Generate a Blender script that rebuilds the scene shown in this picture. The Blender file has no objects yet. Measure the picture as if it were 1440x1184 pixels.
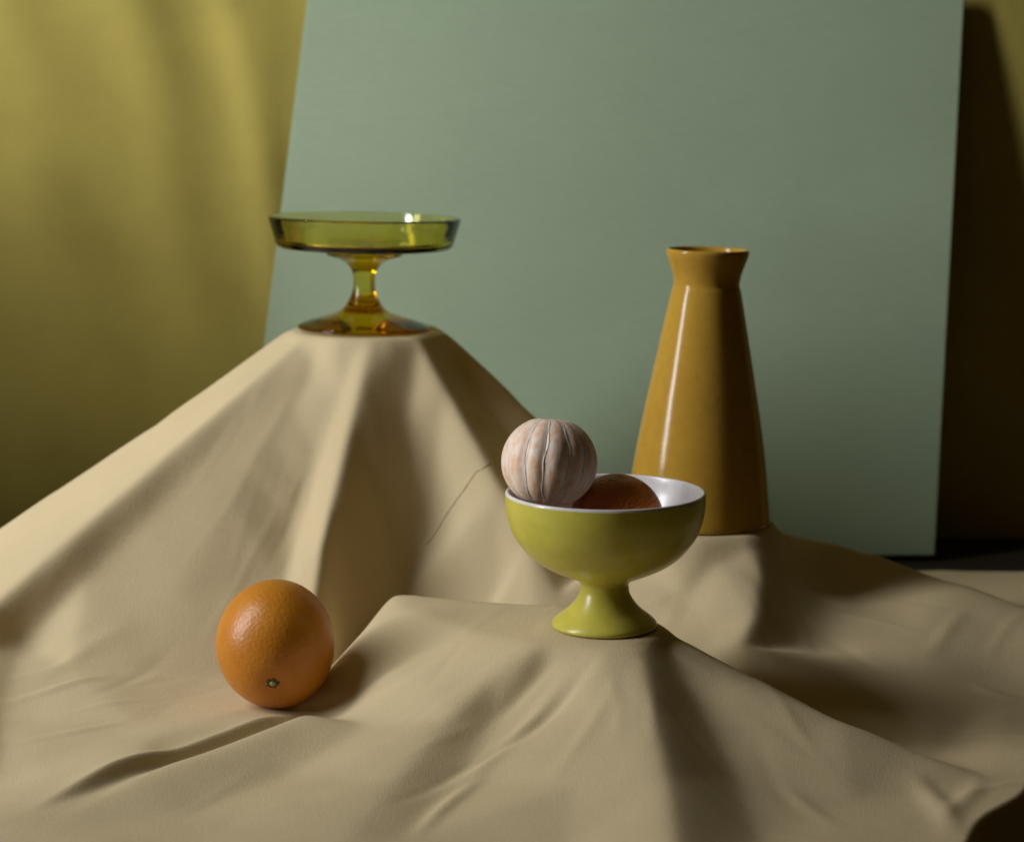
import bpy, bmesh, math, random
import numpy as np
from mathutils import Vector, Matrix
from mathutils.geometry import delaunay_2d_cdt

random.seed(7); np.random.seed(7)
S = bpy.context.scene
COL = S.collection
R = math.radians

# ------------------------------------------------------------------ camera
CAM_Z = 0.42
PITCH = R(8.67)
FPX = 2900.0                                   # focal length in photo pixels (1440 wide)
cd = bpy.data.cameras.new('camera'); cam = bpy.data.objects.new('camera', cd); COL.objects.link(cam)
cam.location = (0, 0, CAM_Z); cam.rotation_euler = (R(90) - PITCH, 0, 0)
cd.sensor_width = 36; cd.lens = FPX / 1440 * 36
cd.clip_start = 0.05; cd.clip_end = 50
cd.dof.use_dof = True; cd.dof.focus_distance = 1.37; cd.dof.aperture_fstop = 6.3
S.camera = cam

# ------------------------------------------------------------------ world, lamp, exposure
W = bpy.data.worlds.new('World'); S.world = W; W.use_nodes = True
bg = W.node_tree.nodes['Background']
bg.inputs['Color'].default_value = (1.0, 0.64, 0.22, 1); bg.inputs['Strength'].default_value = 0.011
S.view_settings.view_transform = 'Standard'; S.view_settings.look = 'None'
S.view_settings.exposure = 0; S.view_settings.gamma = 1
S.cycles.filter_width = 1.8
S.cycles.max_bounces = 12; S.cycles.transmission_bounces = 12; S.cycles.diffuse_bounces = 6

def area_lamp(name, loc, target, w, h, power, color, spread=180):
    ld = bpy.data.lights.new(name, 'AREA'); ld.shape = 'RECTANGLE'; ld.size = w; ld.size_y = h
    ld.energy = power; ld.color = color; ld.spread = R(spread)
    o = bpy.data.objects.new(name, ld); COL.objects.link(o); o.location = loc
    d = Vector(target) - Vector(loc)
    o.rotation_euler = d.to_track_quat('-Z', 'Y').to_euler()
    return o
area_lamp('window_lamp', (-1.45, 1.15, 1.04), (0.15, 1.98, 0.40), 0.25, 1.52, 19.0, (0.94, 0.95, 0.97), 130)
area_lamp('overhead_fill', (0.1, 1.2, 2.0), (0.1, 1.35, 0.0), 1.6, 1.6, 0.5, (1.0, 0.58, 0.16))  # added warm fill from above that lifts the shaded cloth folds

# ------------------------------------------------------------------ helpers
def ray(px, py):
    dx = (px - 720) / FPX; dv = (592 - py) / FPX
    return Vector((dx, math.cos(PITCH) + dv * math.sin(PITCH), -math.sin(PITCH) + dv * math.cos(PITCH)))
def Z(px, py, z):                               # the point seen at a pixel, at a height
    d = ray(px, py); t = (z - CAM_Z) / d.z
    return Vector((d.x * t, d.y * t, z))
def D(px, py, dist):                            # the point seen at a pixel, at a distance
    d = ray(px, py); t = dist / d.y
    return Vector((d.x * t, dist, CAM_Z + d.z * t))

def tag(o, label=None, cat=None, group=None, kind=None):
    if label: o['label'] = label
    if cat: o['category'] = cat
    if group: o['group'] = group
    if kind: o['kind'] = kind
    return o
def thing(name, label, cat, loc, rot=(0, 0, 0)):
    o = bpy.data.objects.new(name, None); COL.objects.link(o); o.location = loc; o.rotation_euler = rot
    o.empty_display_size = 0.02
    return tag(o, label, cat)
def link(name, me, mat, parent=None, smooth=True):
    o = bpy.data.objects.new(name, me); COL.objects.link(o)
    if mat: me.materials.append(mat)
    if smooth: me.polygons.foreach_set('use_smooth', [True] * len(me.polygons))
    if parent: o.parent = parent
    return o
def spline(pts, n=8):                           # Catmull-Rom through profile points; repeated points are corners
    out = []
    P = [np.array(p, float) for p in pts]
    for i in range(len(P) - 1):
        a = P[max(i - 1, 0)]; b = P[i]; c = P[i + 1]; d = P[min(i + 2, len(P) - 1)]
        if np.allclose(b, c): continue
        for k in range(n):
            t = k / n
            out.append(0.5 * ((2*b) + (-a + c)*t + (2*a - 5*b + 4*c - d)*t*t + (-a + 3*b - 3*c + d)*t**3))
    out.append(P[-1])
    return [(max(float(p[0]), 0.0), float(p[1])) for p in out]
def lathe(name, prof, mat, parent, seg=96, s=0.01):
    vs, fs, ring = [], [], []
    for (r, z) in prof:
        if r < 1e-5:
            ring.append([len(vs)]); vs.append((0, 0, z * s))
        else:
            ring.append(list(range(len(vs), len(vs) + seg)))
            for k in range(seg):
                a = 2 * math.pi * k / seg
                vs.append((r * s * math.cos(a), r * s * math.sin(a), z * s))
    for A, B in zip(ring, ring[1:]):
        if len(A) == 1 and len(B) == 1: continue
        for k in range(seg):
            k2 = (k + 1) % seg
            if len(A) == 1: fs.append((A[0], B[k2], B[k]))
            elif len(B) == 1: fs.append((A[k], A[k2], B[0]))
            else: fs.append((A[k], A[k2], B[k2], B[k]))
    me = bpy.data.meshes.new(name); me.from_pydata(vs, [], fs); me.validate()
    bm = bmesh.new(); bm.from_mesh(me); bmesh.ops.recalc_face_normals(bm, faces=bm.faces); bm.to_mesh(me); bm.free()
    return link(name, me, mat, parent)

# ------------------------------------------------------------------ materials
class NM:
    def __init__(s, name):
        s.m = bpy.data.materials.new(name); s.m.use_nodes = True
        s.t = s.m.node_tree; s.b = s.t.nodes['Principled BSDF']; s.o = s.t.nodes['Material Output']
    def n(s, kind, **kw):
        x = s.t.nodes.new(kind)
        for k, v in kw.items():
            if k in x.inputs.keys(): x.inputs[k].default_value = v
            else: setattr(x, k, v)
        return x
    def l(s, a, b): s.t.links.new(a, b)
    def coord(s): return s.n('ShaderNodeTexCoord').outputs['Object']
    def mapping(s, sc):
        m = s.n('ShaderNodeMapping'); m.inputs['Scale'].default_value = sc; s.l(s.coord(), m.inputs['Vector']); return m.outputs[0]
    def noise(s, scale, detail=4, rough=0.55, vec=None):
        x = s.n('ShaderNodeTexNoise', Scale=scale, Detail=detail, Roughness=rough)
        s.l(vec if vec is not None else s.coord(), x.inputs['Vector']); return x.outputs['Fac']
    def ramp(s, fac, stops):
        r = s.n('ShaderNodeValToRGB'); s.l(fac, r.inputs[0])
        e = r.color_ramp.elements
        while len(e) < len(stops): e.new(0.5)
        for el, (p, c) in zip(e, stops): el.position = p; el.color = (*c, 1)
        return r.outputs[0]
    def math(s, op, a, b):
        x = s.n('ShaderNodeMath', operation=op)
        for i, v in enumerate((a, b)):
            if isinstance(v, (int, float)): x.inputs[i].default_value = v
            else: s.l(v, x.inputs[i])
        return x.outputs[0]
    def bump(s, h, strength, dist):
        b = s.n('ShaderNodeBump', Strength=strength, Distance=dist); s.l(h, b.inputs['Height']); s.l(b.outputs[0], s.b.inputs['Normal'])
    def set(s, **kw):
        for k, v in kw.items():
            s.b.inputs[k.replace('_', ' ')].default_value = v
        return s

def mix3(c, f): return tuple(min(1, x * f) for x in c)

def mat_cloth(name, c, weave=700, var=0.09, rough=0.9, sheen=0.0):
    m = NM(name); m.set(Roughness=rough, Specular_IOR_Level=0.12)
    f = m.noise(9, 5)
    f2 = m.math('ADD', m.math('MULTIPLY', f, 0.6), m.math('ADD', m.math('MULTIPLY', m.noise(1.0, 3, 0.7, m.mapping((1500, 110, 400))), 0.2), m.math('MULTIPLY', m.noise(1.0, 3, 0.7, m.mapping((110, 1500, 400))), 0.2)))
    m.l(m.ramp(f2, [(0.3, mix3(c, 1 - var)), (0.7, mix3(c, 1 + var))]), m.b.inputs['Base Color'])
    co = m.coord(); sep = m.n('ShaderNodeSeparateXYZ'); m.l(co, sep.inputs[0])
    wx = m.math('SINE', m.math('MULTIPLY', sep.outputs['X'], weave * 6.28), 0)
    wy = m.math('SINE', m.math('MULTIPLY', sep.outputs['Y'], weave * 6.28), 0)
    w = m.math('MULTIPLY', m.math('ADD', wx, wy), 0.5)
    h = m.math('ADD', m.math('MULTIPLY', m.noise(900, 2), 0.7), m.math('MULTIPLY', w, 0.06))
    h = m.math('ADD', h, m.math('MULTIPLY', m.math('ADD', m.noise(1.0, 3, 0.7, m.mapping((1300, 140, 500))), m.noise(1.0, 3, 0.7, m.mapping((140, 1300, 500)))), 1.1))
    h2 = m.math('ADD', h, m.math('MULTIPLY', m.noise(60, 2), 0.15))
    m.bump(h2, 0.35, 0.0008)
    return m.m

M_cream = mat_cloth('cream_linen', (0.61, 0.495, 0.297))
M_olive = mat_cloth('olive_yellow_cloth', (0.42, 0.345, 0.085), weave=500, var=0.16)

def mat_board():
    m = NM('sage_painted_board'); m.set(Roughness=0.75, Specular_IOR_Level=0.2)
    c = (0.375, 0.475, 0.325)
    f = m.math('ADD', m.math('MULTIPLY', m.noise(4, 3), 0.5), m.math('MULTIPLY', m.noise(1.0, 5, 0.7, m.mapping((60, 60, 420))), 0.5))
    m.l(m.ramp(f, [(0.34, mix3(c, .92)), (0.66, mix3(c, 1.08))]), m.b.inputs['Base Color'])
    m.bump(m.noise(1.0, 4, 0.7, m.mapping((110, 110, 600))), 0.35, 0.0008); return m.m
M_board = mat_board()

def mat_glaze(name, c, c2, rough=0.16, spec=0.5):
    m = NM(name); m.set(Roughness=rough, Specular_IOR_Level=spec)
    f = m.math('ADD', m.math('MULTIPLY', m.noise(14, 5), 0.6), m.math('MULTIPLY', m.noise(150, 3), 0.4))
    sp = m.ramp(m.noise(330, 1), [(0.74, (1, 1, 1)), (0.80, (.90, .87, .84))])
    mx = m.n('ShaderNodeMixRGB', blend_type='MULTIPLY'); mx.inputs[0].default_value = 1
    m.l(m.ramp(f, [(0.35, mix3(c, .93)), (0.65, mix3(c2, 1.05))]), mx.inputs[1]); m.l(sp, mx.inputs[2])
    m.l(mx.outputs[0], m.b.inputs['Base Color'])
    m.l(m.math('ADD', m.math('MULTIPLY', m.noise(25, 4), 0.10), rough - 0.05), m.b.inputs['Roughness'])
    m.bump(m.noise(30, 3), 0.20, 0.0008); return m.m
M_mustard = mat_glaze('mustard_glaze', (0.46, 0.265, 0.035), (0.49, 0.285, 0.04), 0.15, 0.24)
M_lime = mat_glaze('lime_glaze', (0.58, 0.52, 0.075), (0.61, 0.545, 0.085), 0.30)
M_white = mat_glaze('white_glaze', (0.72, 0.70, 0.70), (0.76, 0.74, 0.74), 0.25)

def mat_glass(name, dens, c, ior=1.5, spec=0.5):
    m = NM(name)
    m.set(Roughness=0.0, IOR=ior, Specular_IOR_Level=spec, Transmission_Weight=1.0); m.b.inputs['Base Color'].default_value = (1, 1, 1, 1)
    v = m.n('ShaderNodeVolumeAbsorption', Density=dens); v.inputs['Color'].default_value = (*c, 1)
    m.l(v.outputs[0], m.o.inputs['Volume']); return m.m
M_glass = mat_glass('olive_amber_glass', 170.0, (0.90, 0.84, 0.02))
M_glass2 = mat_glass('amber_glass', 115.0, (0.925, 0.835, 0.0), 1.38, 0.2)

def mat_orange():
    m = NM('orange_peel'); m.set(Roughness=0.40, Specular_IOR_Level=0.5, Subsurface_Weight=0.12, Subsurface_Scale=0.004)
    m.b.inputs['Subsurface Radius'].default_value = (1, .4, .1)
    m.l(m.ramp(m.noise(30, 4), [(0.3, (0.53, 0.185, 0.010)), (0.7, (0.62, 0.24, 0.016))]), m.b.inputs['Base Color'])
    v = m.n('ShaderNodeTexVoronoi', Scale=420.0); m.l(m.coord(), v.inputs['Vector'])
    h = m.math('ADD', v.outputs['Distance'], m.math('MULTIPLY', m.noise(120, 3), 1.5))
    m.bump(h, 0.20, 0.0010); return m.m
M_orange = mat_orange()
def mat_mandarin():
    m = NM('mandarin_peel'); m.set(Roughness=0.4, Specular_IOR_Level=0.4)
    m.l(m.ramp(m.noise(40, 4), [(0.3, (0.50, 0.14, 0.02)), (0.7, (0.58, 0.18, 0.03))]), m.b.inputs['Base Color'])
    v = m.n('ShaderNodeTexVoronoi', Scale=480.0); m.l(m.coord(), v.inputs['Vector'])
    m.bump(m.math('ADD', v.outputs['Distance'], m.noise(100, 3)), 0.6, 0.0014); return m.m
M_mandarin = mat_mandarin()
def mat_pith():
    m = NM('pithy_citrus_flesh'); m.set(Roughness=0.42, Specular_IOR_Level=0.35)
    m.b.inputs['Subsurface Radius'].default_value = (1, .5, .25)
    a = m.n('ShaderNodeAttribute'); a.attribute_name = 'seam'
    oi = m.n('ShaderNodeObjectInfo'); va = m.n('ShaderNodeVectorMath', operation='ADD'); vm = m.n('ShaderNodeMapping'); vm.inputs['Scale'].default_value = (380, 380, 110)
    m.l(m.coord(), va.inputs[0]); m.l(oi.outputs['Random'], va.inputs[1]); m.l(va.outputs[0], vm.inputs['Vector'])
    n1 = m.noise(1.0, 6, 0.7, vm.outputs[0])
    n2 = m.noise(130, 4, 0.65, va.outputs[0])
    f = m.math('ADD', m.math('MULTIPLY', n1, 0.55), m.math('MULTIPLY', n2, 0.45))
    f = m.math('ADD', f, m.math('MULTIPLY', a.outputs['Fac'], 0.12))
    m.l(m.ramp(f, [(0.36, (0.86, 0.47, 0.23)), (0.48, (0.91, 0.66, 0.49)), (0.62, (0.95, 0.84, 0.77))]), m.b.inputs['Base Color'])
    m.bump(f, 0.5, 0.0014); return m.m
M_pith = mat_pith()
def mat_strand():
    m = NM('white_pith'); m.set(Roughness=0.7)
    m.l(m.ramp(m.noise(300, 3), [(0.3, (0.80, 0.70, 0.58)), (0.7, (0.90, 0.84, 0.76))]), m.b.inputs['Base Color']); m.bump(m.noise(900, 2), 0.4, 0.0003); return m.m
M_strand = mat_strand()
def mat_plain(name, c, rough=0.7):
    m = NM(name); m.set(Roughness=rough)
    m.l(m.ramp(m.noise(60, 4), [(0.3, mix3(c, .8)), (0.7, mix3(c, 1.2))]), m.b.inputs['Base Color']); return m.m
M_wood = mat_plain('dark_wood', (0.022, 0.015, 0.009))
M_black = mat_plain('shading_flag', (0.012, 0.012, 0.012))
M_scar = mat_plain('green_brown_scar', (0.085, 0.075, 0.022))
M_scarw = mat_plain('pale_stem_wood', (0.50, 0.42, 0.26))

# ------------------------------------------------------------------ table
def box_mesh(name, poly, z0, z1, bevel=0.0):
    bm = bmesh.new()
    lo = [bm.verts.new((x, y, z0)) for x, y in poly]; hi = [bm.verts.new((x, y, z1)) for x, y in poly]
    bm.faces.new(list(reversed(lo))); bm.faces.new(hi)
    n = len(poly)
    for i in range(n): bm.faces.new((lo[i], lo[(i+1) % n], hi[(i+1) % n], hi[i]))
    bmesh.ops.recalc_face_normals(bm, faces=bm.faces)
    if bevel: bmesh.ops.bevel(bm, geom=bm.edges[:], offset=bevel, segments=2, affect='EDGES')
    me = bpy.data.meshes.new(name); bm.to_mesh(me); bm.free(); return me
# the table's right front corner is cut off obliquely
EDGE_A = Vector((0.264, 1.140)); EDGE_B = Vector((0.318, 1.225))
ed = (EDGE_B - EDGE_A).normalized()
e0 = EDGE_A - ed * 0.10; e1 = EDGE_A + ed * 0.6
tab = link('table', box_mesh('table', [(-1.0, 0.98), (e0.x - .012, 1.045), (e1.x - .012, e1.y), (0.95, 1.7), (0.95, 2.14), (-1.0, 2.14)], -0.045, -0.005, 0.003), M_wood, smooth=False)
tag(tab, kind='structure')

# ------------------------------------------------------------------ tablecloth (height field over the props it drapes)
pts, cons = [], []
def add(*ps):
    ids = []
    for p in ps:
        ids.append(len(pts)); pts.append(Vector(p))
    return ids
def line(*ps):
    ids = add(*ps); cons.extend(zip(ids, ids[1:]))
    return ids
def loop(*ps):
    ids = line(*ps); cons.append((ids[-1], ids[0]))
ZA, ZB, ZC = 0.236, 0.075, 0.100
DISH = Z(511.5, 465, ZA); BOWL = Z(850, 881, ZB); VASE = Z(981, 733, ZC)
# mound A, under the glass dish: taut straight pleats from the edge of its top
def taut(a, b, n=5): return [a.lerp(b, k / n) for k in range(n + 1)]
def ZD(px, z, dist): return Z(px, 592 + FPX*math.tan(math.atan((CAM_Z - z)/dist) - PITCH), z)
rim = [ZD(p, ZA, d) for p, d in ((404,1.715),(430,1.668),(472,1.648),(521,1.642),(547,1.643),(589,1.655),(627,1.70))]
loop(*rim, (-.068,1.765,ZA), (-.10,1.79,ZA), (-.145,1.79,ZA), (-.178,1.76,ZA))
line(*taut(rim[0], D(-150,848,1.575)), Z(-400,930,0.0))                                     # left silhouette ridge
line((-.70,1.72,0), (-.50,1.74,.0), (-.32,1.80,.015), (-.20,1.87,.0), (-.10,1.87,0), (0.02,1.86,.0))
line(*taut(rim[1], D(0,842,1.477)), D(-120,940,1.39))                                      # lit band's lower ridge
line(*taut(D(446,490,1.658), D(30,905,1.476)), D(-120,1000,1.39))                           # shaded valley under it
line(*taut(D(440,530,1.642), D(300,755,1.540)), D(250,840,1.502), D(100,940,1.440))
line(*taut(rim[3], D(457,750,1.528)), D(441,850,1.490), D(428,930,1.468))                  # bright vertical ridge
line(*taut(D(495,500,1.640), D(418,755,1.556)), D(400,835,1.518))
line(*taut(D(550,500,1.638), D(603,748,1.595)), D(567,850,1.565), D(505,930,1.53))         # deep shaded valley
line(*taut(rim[5], D(784,838,1.515)), D(800,870,1.505))                                    # right ridge
add(D(700,840,1.545))
line(*taut(rim[6], D(900,719,1.67)))                                                       # right silhouette
line(*taut(D(650,530,1.685), D(790,700,1.63)), D(850,790,1.58))
# mound C, under the vase
loop(*[(VASE.x + 0.060*math.cos(a), VASE.y + 0.060*math.sin(a), ZC) for a in [2*math.pi*k/12 for k in range(12)]])
line((VASE.x + .05, VASE.y - .033, ZC), D(1074,808,1.500), D(1064,862,1.456), D(1042,910,1.42))
add(D(900,800,1.530), D(960,840,1.495), D(1010,790,1.513), D(1000,885,1.455), D(950,880,1.468))
add(D(1120,800,1.575), D(1150,860,1.53), D(1130,925,1.47), D(1215,920,1.455), D(1215,850,1.555))
line(D(1100,745,1.625), D(1160,758,1.615), D(1230,778,1.60), D(1340,815,1.58), D(1440,852,1.55), D(1600,905,1.5))
line((0.10,1.80,.0), (.20,1.71,.015), (.33,1.69,.003), (.45,1.66,0), (.7,1.58,0))
add(D(1300,880,1.50), Z(1300,960,.016), Z(1420,960,.009), Z(1250,1000,.011), Z(1420,900,.026))
# mound B, under the green bowl
line(Z(553,831,.065), Z(680,840,.070), Z(800,850,ZB), Z(900,864,ZB), Z(932,880,ZB))
line(Z(932,880,ZB), Z(985,907,.069), Z(1050,942,.058), Z(1180,1008,.036), Z(1290,1053,.020), Z(1395,1092,.009))
line((.02,1.485,.016), (.08,1.44,.018), (.13,1.40,.020), (.165,1.355,.016), (.215,1.318,.008), (.27,1.285,.003))
line((-.128,1.495,.006), (-.095,1.535,.008), (-.03,1.525,.013), (.02,1.490,.016))
line(Z(932,880,ZB), Z(905,913,ZB), Z(850,912,ZB), Z(760,905,.0745), Z(650,880,.068), Z(565,850,.065), Z(553,831,.065))
line(Z(905,913,ZB), Z(922,1000,.053), Z(938,1090,.037), Z(950,1184,.024), Z(960,1260,.015))                          # front ridge
line(Z(948,940,.058), Z(990,1010,.034), Z(1035,1100,.012), Z(1065,1184,.004))
line(Z(1010,950,.056), Z(1110,1040,.028), Z(1200,1130,.006))
line(Z(850,912,ZB), Z(764,940,.058), Z(695,1015,.030), Z(637,1100,.011), Z(573,1180,.003))
line(Z(868,915,.074), Z(830,1000,.047), Z(810,1100,.025), Z(795,1200,.006))
line(Z(740,905,.073), Z(690,950,.056), Z(630,1010,.036), Z(555,1100,.016), Z(480,1190,.005))
line(Z(590,945,.048), Z(516,1022,.018), Z(400,1092,.006), Z(255,1150,.002))
line(Z(553,831,.065), Z(515,880,.050), Z(482,930,.037), Z(452,972,.023), Z(426,1000,.024), Z(230,1068,.017), Z(50,1135,.008), Z(-100,1180,.004))
line(Z(400,985,.012), Z(215,1044,.011), Z(40,1110,.008))
line(Z(448,1012,.006), Z(250,1088,.001), Z(70,1154,.005))
line((-.128,1.495,.006), (-.142,1.435,.009), (-.155,1.405,.010))
add(Z(385,992,.011), Z(300,950,.013), Z(200,1020,.008), Z(0,1010,.004), Z(60,1080,.007), Z(0,1100,.003))
for x in (-.9, -.6, -.35, -.1, .1, .3, .9): add((x, .95, 0))
for y in (1.1, 1.3, 1.5, 1.7): add((-.9, y, 0), (-.55, y, 0), (.9, y, 0), (.6, y, 0))
for x in (-.9, -.6, -.3, 0, .3, .6, .9): add((x, 1.95, 0))

X0, X1, Y0, Y1, H = -0.72, 0.72, 1.0, 1.845, 0.0025
nx = int(round((X1 - X0) / H)) + 1; ny = int(round((Y1 - Y0) / H)) + 1
gx = np.linspace(X0, X1, nx); gy = np.linspace(Y0, Y1, ny)
def interp_field():
    vc, _, fc, ov, _, _ = delaunay_2d_cdt([Vector((p.x, p.y)) for p in pts], cons, [], 0, 1e-5)
    zz = []
    known = {i: pts[i].z for i in range(len(pts))}
    for i, v in enumerate(vc):
        src = ov[i]
        if src: zz.append(sum(known[k] for k in src) / len(src))
        else:                                   # a crossing of two constraint lines: weight the nearest points
            d = sorted(((Vector((p.x, p.y)) - v).length, p.z) for p in pts)[:3]
            w = [1 / (a + 1e-4) for a, _ in d]; zz.append(sum(b * c[1] for b, c in zip(w, d)) / sum(w))
    F = np.zeros((ny, nx))
    for f in fc:
        for tri in ((f[0], f[i], f[i+1]) for i in range(1, len(f) - 1)):
            (ax, ay), (bx, by), (cx, cy) = (vc[k][:2] for k in tri)
            det = (by - cy)*(ax - cx) + (cx - bx)*(ay - cy)
            if abs(det) < 1e-12: continue
            i0 = max(int((min(ax,bx,cx) - X0)/H), 0); i1 = min(int((max(ax,bx,cx) - X0)/H) + 2, nx)
            j0 = max(int((min(ay,by,cy) - Y0)/H), 0); j1 = min(int((max(ay,by,cy) - Y0)/H) + 2, ny)
            if i1 <= i0 or j1 <= j0: continue
            GX, GY = np.meshgrid(gx[i0:i1], gy[j0:j1])
            l1 = ((by - cy)*(GX - cx) + (cx - bx)*(GY - cy)) / det
            l2 = ((cy - ay)*(GX - cx) + (ax - cx)*(GY - cy)) / det
            l3 = 1 - l1 - l2
            m = (l1 > -1e-6) & (l2 > -1e-6) & (l3 > -1e-6)
            F[j0:j1, i0:i1][m] = (l1*zz[tri[0]] + l2*zz[tri[1]] + l3*zz[tri[2]])[m]
    return F
def blur(F, sig):
    k = int(3 * sig / H) + 1
    w = np.exp(-0.5 * (np.arange(-k, k + 1) * H / sig) ** 2); w /= w.sum()
    G = np.pad(F, k, mode='edge')
    G = sum(w[i] * G[i:i + F.shape[0], :] for i in range(2*k + 1))
    return sum(w[i] * G[:, i:i + F.shape[1]] for i in range(2*k + 1))
def smooth_noise(sig, ax=1.0):
    N = np.random.randn(ny, nx); N = blur(N, sig); return N / N.std()
F0 = interp_field()
F = 0.7 * blur(F0, 0.0035) + 0.3 * blur(F0, 0.009)
GX, GY = np.meshgrid(gx, gy)
w = 0.4*np.clip((1.37 - GY)/.06, 0, 1); F = F*(1 - w) + blur(F0, 0.011)*w
w = np.clip((GX - .185)/.03, 0, 1)*np.clip((GY - 1.37)/.03, 0, 1)*np.clip((1.60 - GY)/.04, 0, 1); F = F*(1 - w) + blur(F0, 0.014)*w
# flat pads exactly under the three vessels
for c, r, z in ((DISH, .050, ZA), (BOWL, .034, ZB), (VASE, .054, ZC)):
    d = np.hypot(GX - c.x, GY - c.y)
    w = np.clip((r + .016 - d) / .016, 0, 1); w = w*w*(3 - 2*w)
    F = F * (1 - w) + z * w
PAD = np.ones_like(F)
for c, r in ((DISH, .056), (BOWL, .04), (VASE, .06)):
    d = np.hypot(GX - c.x, GY - c.y); PAD *= np.clip((d - r) / .03, 0, 1)
# creasing: soft dents, fine diagonal pulls and a sewn crease on the big mound
F += PAD * 0.0007 * smooth_noise(0.03) + PAD * 0.00016 * smooth_noise(0.010)
def crease(p, q, amp, width):
    global F
    a = Vector((p.x, p.y)); b = Vector((q.x, q.y)); ab = b - a; L = ab.length
    t = ((GX - a.x)*ab.x + (GY - a.y)*ab.y) / (L*L); s = ((GX - a.x)*ab.y - (GY - a.y)*ab.x) / L
    env = np.sin(np.pi*np.clip(t, 0, 1)) ** 1.2; s = s + 0.02*L*np.sin(t*5 + amp*9999)
    F += amp * env * np.exp(-(s/width)**2)
def fold_step(p, q, amp, wl, wr):               # an overlapping fold: long rise on one side, an abrupt drop on the other
    global F
    a = Vector((p.x, p.y)); b = Vector((q.x, q.y)); ab = b - a; L = ab.length
    t = ((GX - a.x)*ab.x + (GY - a.y)*ab.y) / (L*L); s = ((GX - a.x)*ab.y - (GY - a.y)*ab.x) / L
    s = s + 0.0006*np.sin(t*5)
    env = np.clip(np.minimum(t/.25, (1 - t)/.30), 0, 1); env = env*env*(3 - 2*env)
    F += amp * env * np.where(s > 0, np.exp(-s/wl), np.exp(-(s/wr)**2))
F_ = F.copy()
def hit(px, py):
    d = ray(px, py); y = 1.02
    while y < 1.84:
        t = y / d.y; x = d.x * t; z = CAM_Z + d.z * t
        a = min(max(int((x - X0)/H), 0), nx - 1); b = min(max(int((y - Y0)/H), 0), ny - 1)
        if z <= F_[b, a]: break
        y += 0.0005
    return Vector((x, y, z))
fold_step(hit(445,990), hit(30,1142), 0.0105, 0.030, 0.005)
def pull(amp, w, *px):
    for a, b in zip(px, px[1:]): crease(hit(*a), hit(*b), amp, w)
crease(hit(120,705), hit(215,650), 0.0014, 0.004)
crease(hit(555,520), hit(640,610), 0.0008, 0.004)
crease(hit(330,650), hit(440,690), 0.0007, 0.003)
crease(hit(345,665), hit(430,715), 0.0007, 0.003)
crease(hit(10,985), hit(170,950), 0.0016, 0.004)
crease(hit(60,1010), hit(240,985), 0.0010, 0.003)
crease(hit(20,1045), hit(200,1010), 0.0014, 0.005)
crease(hit(40,960), hit(190,870), 0.0012, 0.006)
crease(hit(120,985), hit(260,900), -0.0008, 0.005)
crease(hit(845,922), hit(640,1095), -0.0032, 0.0045)
crease(hit(815,922), hit(600,1125), 0.0024, 0.006)
crease(hit(790,920), hit(690,1010), -0.0022, 0.004)
crease(hit(880,925), hit(770,1110), 0.0012, 0.006)
crease(hit(690,1080), hit(570,1180), 0.0028, 0.005)
crease(hit(905,850), hit(960,835), 0.0008, 0.004)
crease(hit(1290,930), hit(1370,850), 0.0010, 0.006)
crease(hit(1360,960), hit(1438,985), 0.0015, 0.006)
crease(hit(1060,1030), hit(1120,1150), -0.0008, 0.006)
crease(hit(1085,1075), hit(1180,1170), 0.0010, 0.005)
crease(hit(1290,1080), hit(1345,1180), 0.0030, 0.008)
crease(hit(1330,1160), hit(1380,1090), 0.0020, 0.006)
crease(hit(940,905), hit(1010,960), 0.0010, 0.004)
# faint strain lines running out from the three tops, and a few stray ones on the flat
rnd = random.Random(11)
for c, r0, r1, a0, a1, n in ((DISH, .066, .24, 3.3, 6.1, 34), (BOWL, .050, .20, 3.0, 6.2, 26), (VASE, .064, .17, 4.0, 6.6, 16)):
    for _ in range(n):
        a = rnd.uniform(a0, a1); b = a + rnd.gauss(0, .10); q0 = rnd.uniform(r0, r0 + .05); q1 = q0 + rnd.uniform(.04, r1 - r0)
        crease(Vector((c.x + q0*math.cos(a), c.y + q0*math.sin(a), 0)), Vector((c.x + q1*math.cos(b), c.y + q1*math.sin(b), 0)),
               rnd.choice((-1, 1)) * rnd.uniform(.00025, .0007), rnd.uniform(.0025, .006))
for _ in range(46):
    p = Vector((rnd.uniform(-.40, .40), rnd.uniform(1.12, 1.50), 0)); a = rnd.uniform(-.5, 1.2); L_ = rnd.uniform(.04, .13)
    crease(p, p + Vector((math.cos(a), math.sin(a), 0))*L_, rnd.choice((-1, 1)) * rnd.uniform(.0002, .0006), rnd.uniform(.0025, .005))
# over the oblique table edge the cloth falls
sd = (GX - EDGE_A.x) * ed.y - (GY - EDGE_A.y) * ed.x
sd = sd + 0.003*np.sin(((GX - EDGE_A.x)*ed.x + (GY - EDGE_A.y)*ed.y) * 60)
F = F - np.where(sd > 0, 5.0 * sd * np.clip(sd / 0.006, 0, 1), 0)
F = np.where(sd > 0, np.maximum(F, -0.30), np.maximum(F, -0.001))
def surf_z(x, y):
    i = min(max(int((x - X0)/H), 0), nx - 2); j = min(max(int((y - Y0)/H), 0), ny - 2)
    u = (x - X0)/H - i; v = (y - Y0)/H - j
    return (F[j,i]*(1-u) + F[j,i+1]*u)*(1-v) + (F[j+1,i]*(1-u) + F[j+1,i+1]*u)*v
co = np.stack([GX, GY, F], -1).reshape(-1, 3)
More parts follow.
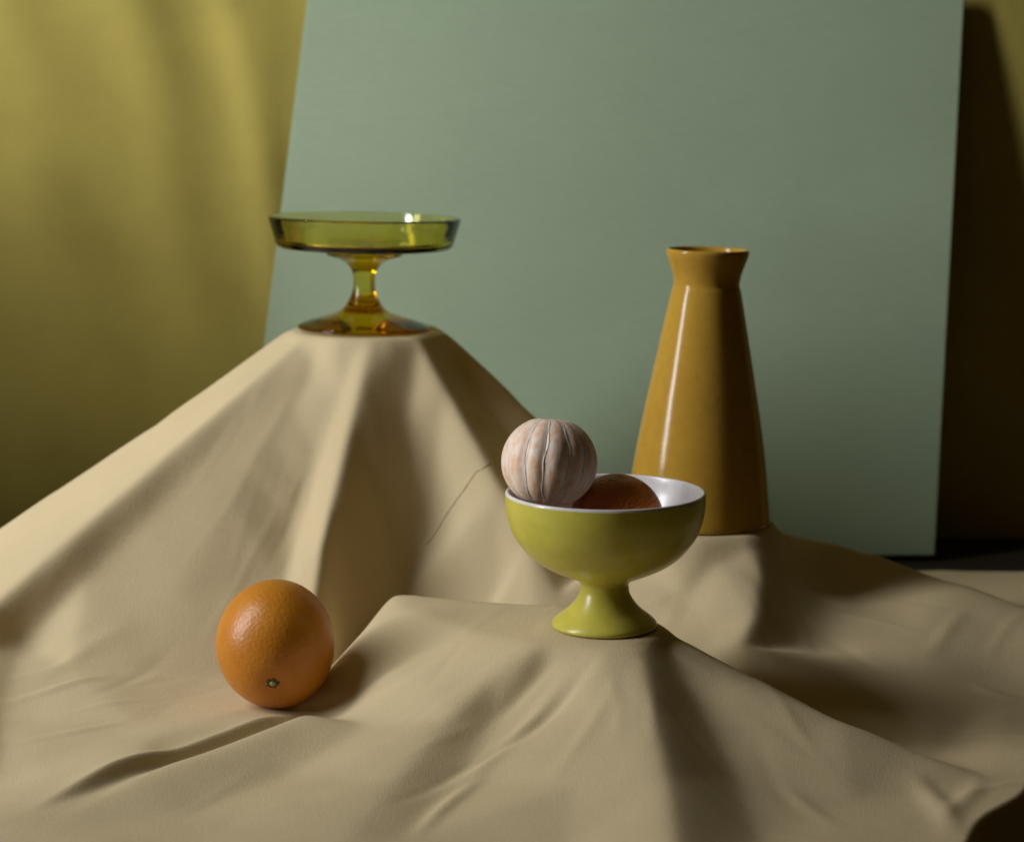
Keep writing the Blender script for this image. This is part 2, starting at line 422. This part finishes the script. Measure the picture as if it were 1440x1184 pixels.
# back hem is not ruler straight
idx = np.arange(nx * ny).reshape(ny, nx)
q = np.stack([idx[:-1,:-1], idx[:-1,1:], idx[1:,1:], idx[1:,:-1]], -1).reshape(-1, 4)
me = bpy.data.meshes.new('tablecloth')
me.vertices.add(len(co)); me.vertices.foreach_set('co', co.astype(np.float32).ravel())
me.loops.add(q.size); me.loops.foreach_set('vertex_index', q.astype(np.int32).ravel())
me.polygons.add(len(q)); me.polygons.foreach_set('loop_start', np.arange(0, q.size, 4, dtype=np.int32))
me.update(calc_edges=True); me.validate()
cl = link('tablecloth', me, M_cream)
tag(cl, 'cream linen cloth draped in tent-like folds over hidden stands across the table', 'tablecloth')

# a thin sewn seam on the right flank of the tall mound
F_ = F.copy()
vs, fs = [], []; n = 30
path = [hit(600 + 88*i/n + 0.8*math.sin(i/n*8), 772 - 118*i/n - 2*math.sin(math.pi*i/n)) for i in range(n + 1)]
for _ in range(4): path = [path[0]] + [(path[k-1] + path[k]*2 + path[k+1])/4 for k in range(1, n)] + [path[-1]]
for i in range(n + 1):
    u = i / n
    c = path[i].copy(); c.z = surf_z(c.x, c.y) + 0.0001; c.y -= 0.0001
    w = 0.0010 * (0.35 + 0.65*math.sin(math.pi*min(max(u, .04), .96))**.5) * (1 + .25*math.sin(i*2.1))
    for m_ in range(6):
        b = math.pi*m_/3; vs.append(c + Vector((.75*math.cos(b), -.45*math.sin(b), .75*math.sin(b)))*w)
for i in range(n):
    for m_ in range(6): fs.append((i*6+m_, i*6+(m_+1) % 6, i*6+6+(m_+1) % 6, i*6+6+m_))
me = bpy.data.meshes.new('seam'); me.from_pydata(vs, [], fs); link('seam', me, M_cream, cl)

# ------------------------------------------------------------------ backdrop cloth
BX0, BX1, BZ0, BZ1 = -1.25, 1.0, -0.004, 1.0
bnx, bnz = 300, 150
vs, fs = [], []
for j in range(bnz):
    z = BZ0 + (BZ1 - BZ0) * j / (bnz - 1)
    for i in range(bnx):
        x = BX0 + (BX1 - BX0) * i / (bnx - 1)
        L = 1 / (1 + math.exp((x + 0.12) / 0.04))             # folds are on the left
        u = x + 0.26*(z - 0.51) + 0.015*math.sin(z*9); f = min(1, max(0, (z - 0.02) / 0.35))
        y = 2.009 + L * 0.022
        y -= L * f * (0.009*math.exp(-((u + .375)/.034)**2) + 0.007*math.exp(-((u + .285)/.020)**2) + 0.006*math.exp(-((u + .50)/.04)**2) + 0.004*math.exp(-((x + .215 + .05*z)/.022)**2))
        y += L * 0.0022*math.sin(x*43 + z*17) * math.sin(z*23 + x*11)
        vs.append((x, y, z))
for j in range(bnz - 1):
    for i in range(bnx - 1):
        a = j*bnx + i; fs.append((a, a+1, a+1+bnx, a+bnx))
me = bpy.data.meshes.new('backdrop_cloth'); me.from_pydata(vs, [], fs)
bk = link('backdrop_cloth', me, M_olive)
tag(bk, 'olive yellow cloth hanging behind the table in soft vertical folds', 'backdrop')

# ------------------------------------------------------------------ black card added out of view to shade the foot of the backdrop
card = link('shading_flag', box_mesh('shading_flag', [(-1.05, 1.750), (-0.50, 1.750), (-0.50, 1.756), (-1.05, 1.756)], -0.005, 0.345, 0.0015), M_black, smooth=False)
for v in card.data.vertices:
    if v.co.z > 0.2: v.co.z += (-0.5 - v.co.x) * 0.42            # its top edge slants up to the left
tag(card, 'unseen black card added beyond the left frame edge to shade the backdrop', 'card')

# ------------------------------------------------------------------ painted board leaning on the backdrop
TL, TR, BR, BL = D(434,-16,1.995), D(1357,-8,1.995), D(1315,781,1.905), D(333,790,1.905)
ybot = 1.905
nrm = (TR - TL).cross(BL - TL).normalized()
if nrm.y < 0: nrm = -nrm
bm = bmesh.new()
fr = [bm.verts.new(p) for p in (BL, BR, TR, TL)]; bkv = [bm.verts.new(p + nrm*0.007) for p in (BL, BR, TR, TL)]
bm.faces.new(fr); bm.faces.new(list(reversed(bkv)))
for i in range(4): bm.faces.new((fr[i], bkv[i], bkv[(i+1) % 4], fr[(i+1) % 4]))
bmesh.ops.recalc_face_normals(bm, faces=bm.faces)
bmesh.ops.bevel(bm, geom=bm.edges[:], offset=0.0012, segments=2, affect='EDGES')
me = bpy.data.meshes.new('painted_board'); bm.to_mesh(me); bm.free()
bo = link('painted_board', me, M_board, smooth=False)
tag(bo, 'large flat sage green board leaning against the olive backdrop', 'board')

# ------------------------------------------------------------------ amber glass dish
t = thing('glass_dish', 'amber glass footed dish standing on the tallest cloth mound', 'glass dish', DISH + Vector((0, 0, .0012)), (0, R(1.2), 0))
k = 17.0                                          # photo pixels per cm here
pan = [(0,7.08),(1.5,7.08),(4.5,7.10),(6.2,7.18),(6.62,7.42),(6.80,7.8),(7.42,9.15),(7.58,9.30),(7.76,9.2),(7.74,9.0),(7.28,7.4),(7.10,6.95),(6.6,6.68),(5.0,6.60),(3.6,6.57),(1.0,6.55),(0,6.55)]
pan = [(r*1.02, z) for r, z in pan]
lathe('pan', spline(pan, 5), M_glass, t)
ped = [(0,0.06),(2.0,.05),(4.9,0.02),(5.2,0.0),(5.42,.08),(5.45,.22),(5.2,.42),(4.2,.78),(3.0,1.16),(2.1,1.48),(1.64,1.8),(1.42,2.15),(1.15,2.65),(0.93,3.3),(0.90,4.2),(1.05,4.9),(1.55,5.5),(2.3,5.85),(2.95,6.05),(3.15,6.2),(3.08,6.36),(2.6,6.42),(1.0,6.50),(0,6.51)]
lathe('pedestal', spline(ped, 5), M_glass2, t)

# ------------------------------------------------------------------ mustard vase
t = thing('mustard_vase', 'tall glossy mustard yellow vase with flared lip, behind the green bowl', 'vase', VASE + Vector((0, 0, .0008)), (0, R(1.35), 0))
s_ = 1580 / FPX / 10 * 10                          # cm per 10 photo px at the vase
body = [(0,0.1),(4.6,0.0),(5.5,0.03),(5.62,.2),(5.55,1.0),(5.14,4.5),(4.58,8.0),(3.93,11.5),(3.22,15.2),(2.70,17.8),(2.54,18.4),(2.60,19.0),(2.80,19.7),(3.07,20.45),(3.17,20.9),(3.08,21.12),(2.92,21.05),(2.75,20.5),(2.3,18.8),(2.3,18.2),(2.9,15.6),(4.9,3.0),(4.9,0.8),(0,.7)]
lathe('body', spline(body, 6), M_mustard, t, 128)

# ------------------------------------------------------------------ green footed bowl
BW = BOWL + Vector((0, 0, .0006))
t = thing('footed_bowl', 'lime green footed bowl with white inside, holding two citrus fruits', 'bowl', BW)
outer = [(1.60,2.9),(1.85,3.2),(2.65,3.58),(3.8,4.12),(4.8,4.8),(5.5,5.6),(6.05,6.5),(6.4,7.8),(6.48,8.9),(6.46,9.02)]
outer = [(r*(1.03 if z > 3.5 else 1.0), z) for r, z in outer]
lathe('shell', spline(outer, 8), M_lime, t, 128)
lin = [(6.46,9.02),(6.43,9.14),(6.34,9.2),(6.24,9.14),(6.18,8.9),(6.05,7.9),(5.6,6.7),(4.75,5.6),(3.6,4.75),(2.2,4.25),(1.0,4.1),(0,4.06)]
lin = [(r*1.03, z) for r, z in lin]
lathe('white_lining', spline(lin, 8), M_white, t, 128)
foot = [(0,.2),(2.9,.1),(3.35,0.0),(3.52,.12),(3.45,.35),(3.05,.72),(2.45,1.2),(1.98,1.75),(1.68,2.3),(1.60,2.9)]
lathe('foot', spline(foot, 8), M_lime, t, 96)

# ------------------------------------------------------------------ peeled mandarin in the bowl
def segment_mesh(rad, dphi, groove):
    vs, fs, seam = [], [], []
    nt, na = 26, 14
    for i in range(nt + 1):
        th = math.pi * (0.02 + 0.96 * i / nt)
        st, ct = math.sin(th), math.cos(th)
        dent = 1 - 0.13 * math.exp(-((th) / 0.24)**2) - 0.14*math.exp(-((math.pi - th)/0.3)**2)
        ring = [(0.02, 0)]; seam.append(1.0)
        for k2 in range(na + 1):
            u = -1 + 2 * k2 / na
            rr = st * (1 - groove * (0.5 - 0.5*math.cos(math.pi*u))**1.5)
            ring.append((rr, u * dphi * 0.502)); seam.append(abs(u)**4)
        for (rr, a) in ring:
            vs.append((rad*rr*math.cos(a), rad*rr*math.sin(a), rad*0.95*ct*dent))
    m = na + 2
    for i in range(nt):
        for k2 in range(m):
            a = i*m + k2; b = i*m + (k2+1) % m
            fs.append((a, a+m, b+m, b))
    fs.append(tuple(range(m))); fs.append(tuple(reversed(range(nt*m, nt*m + m))))
    me = bpy.data.meshes.new('segment'); me.from_pydata(vs, [], fs)
    bm = bmesh.new(); bm.from_mesh(me); bmesh.ops.recalc_face_normals(bm, faces=bm.faces); bm.to_mesh(me); bm.free()
    me.attributes.new('seam', 'FLOAT', 'POINT').data.foreach_set('value', seam)
    return me
PR = 0.0318
pc = D(772, 650, BW.y - 0.010)
t = thing('peeled_mandarin', 'peeled pale mandarin with white pith perched on the bowl rim', 'mandarin', pc, (R(-9), R(7), R(12)))
NS = 13
wid = [random.uniform(.8, 1.2) for _ in range(NS)]; wid = [w * 2*math.pi / sum(wid) for w in wid]
ang = 0.0
for k2 in range(NS):
    sm = segment_mesh(PR * random.uniform(.997, 1.003), wid[k2], 0.042 + random.uniform(-.003, .003))
    o = link('segment', sm, M_pith, t); o.rotation_euler = (0, 0, ang + wid[k2]/2)
    strands = 1 if k2 % 2 else 2
    for q in range(strands):                      # white pith threads lying in the seam and straying over the segment
        vs, fs = [], []; n = 22; ph = random.uniform(0, 6); off = 0 if q == 0 else random.uniform(.25, .6) * wid[k2]
        t0, t1 = (0.10, 0.92) if q == 0 else (random.uniform(.12, .3), random.uniform(.6, .88))
        for i in range(n + 1):
            u = t0 + (t1 - t0) * i / n; th = math.pi * u
            a = ang + off + 0.035*math.sin(u*11 + ph) + 0.02*math.sin(u*27 + ph)
            rr = PR * (0.962 if q == 0 else 0.992) ; w = 0.00050 * (0.55 + 0.45*math.sin(u*19 + ph)**2) * (1 if q == 0 else .6) * math.sin(math.pi*(i + .6)/(n + 1.2))**.5
            dn = 1 - 0.13*math.exp(-(th/0.24)**2) - 0.14*math.exp(-((math.pi - th)/0.3)**2)
            c = Vector((rr*math.sin(th)*math.cos(a), rr*math.sin(th)*math.sin(a), PR*0.95*math.cos(th)*dn))
            e1 = Vector((-math.sin(a), math.cos(a), 0)); e2 = c.normalized()
            for m_ in range(6):
                b = math.pi*m_/3; vs.append(c + e1*w*1.5*math.cos(b) + e2*w*math.sin(b))
        for i in range(n):
            for m_ in range(6): fs.append((i*6+m_, i*6+(m_+1) % 6, i*6+6+(m_+1) % 6, i*6+6+m_))
        pm = bpy.data.meshes.new('pith_strand'); pm.from_pydata(vs, [], fs)
        link('pith_strand', pm, M_strand, t)
    ang += wid[k2]

# ------------------------------------------------------------------ unpeeled mandarin beside it
def fruit_mesh(name, rx, rz, seed, dimple=0.0, stretch=1.0):
    bm = bmesh.new(); bmesh.ops.create_uvsphere(bm, u_segments=96, v_segments=64, radius=1)
    rnd = random.Random(seed); ph = [rnd.uniform(0, 6.28) for _ in range(6)]
    for v in bm.verts:
        c = v.co.copy(); a = math.atan2(c.y, c.x); s = math.sqrt(max(0, 1 - c.z*c.z))
        f = 1 + 0.010*math.sin(2*a + ph[0])*s + 0.007*math.sin(3*a + ph[1])*s + 0.008*math.sin(3*c.z + ph[2])
        f -= dimple * math.exp(-((1 - c.z) / 0.02)) 
        v.co = Vector((c.x*rx*f, c.y*rx*f*stretch, c.z*rz*f))
    me = bpy.data.meshes.new(name); bm.to_mesh(me); bm.free(); return me
mc = D(868, 724, BW.y + 0.004)
t = thing('unpeeled_mandarin', 'dark reddish mandarin in its skin, shaded inside the bowl', 'mandarin', mc, (R(10), R(8), 0))
link('peel', fruit_mesh('peel', 0.0305, 0.0275, 3, 0.06), M_mandarin, t)

# ------------------------------------------------------------------ orange
oc = D(388, 907, 1.38)
RX, RZ = 0.0412, 0.0425
zs = surf_z(oc.x, oc.y); oc.z = zs + 0.0437 - 0.0012
toc = (Vector((0, 0, CAM_Z)) - oc).normalized()
upc = Vector((0, math.sin(PITCH), math.cos(PITCH)))
ax = (toc*0.80 - upc*0.60 + Vector((-0.05, 0, 0))).normalized()
t = thing('orange', 'whole orange with its stem scar facing front, lying on the cream cloth', 'orange', oc)
t.rotation_euler = ax.to_track_quat('Z', 'Y').to_euler()
link('peel', fruit_mesh('peel', RX, RZ, 5, 0.035, 1.09), M_orange, t)
bm = bmesh.new(); n = 40; c = bm.verts.new((0, 0, .0012)); r0 = []
for k2 in range(n):
    a = 2*math.pi*k2/n; rr = 0.0056 + 0.0007*math.cos(5*a) + 0.0006*math.sin(9*a)
    r0.append((bm.verts.new((.55*rr*math.cos(a), .55*rr*math.sin(a), .0013)), bm.verts.new((rr*math.cos(a), rr*math.sin(a), .0001))))
for k2 in range(n):
    a, b = r0[k2], r0[(k2+1) % n]
    bm.faces.new((c, a[0], b[0])); bm.faces.new((a[0], a[1], b[1], b[0]))
me = bpy.data.meshes.new('stem_scar'); bm.to_mesh(me); bm.free()
sc_ = link('stem_scar', me, M_scar, t); sc_.location = (0, 0, RZ * (1 - .035) - 0.0003)
btn = lathe('stem_end', [(0,.21),(.14,.20),(.19,.14),(.20,.05)], M_scarw, sc_, 16)
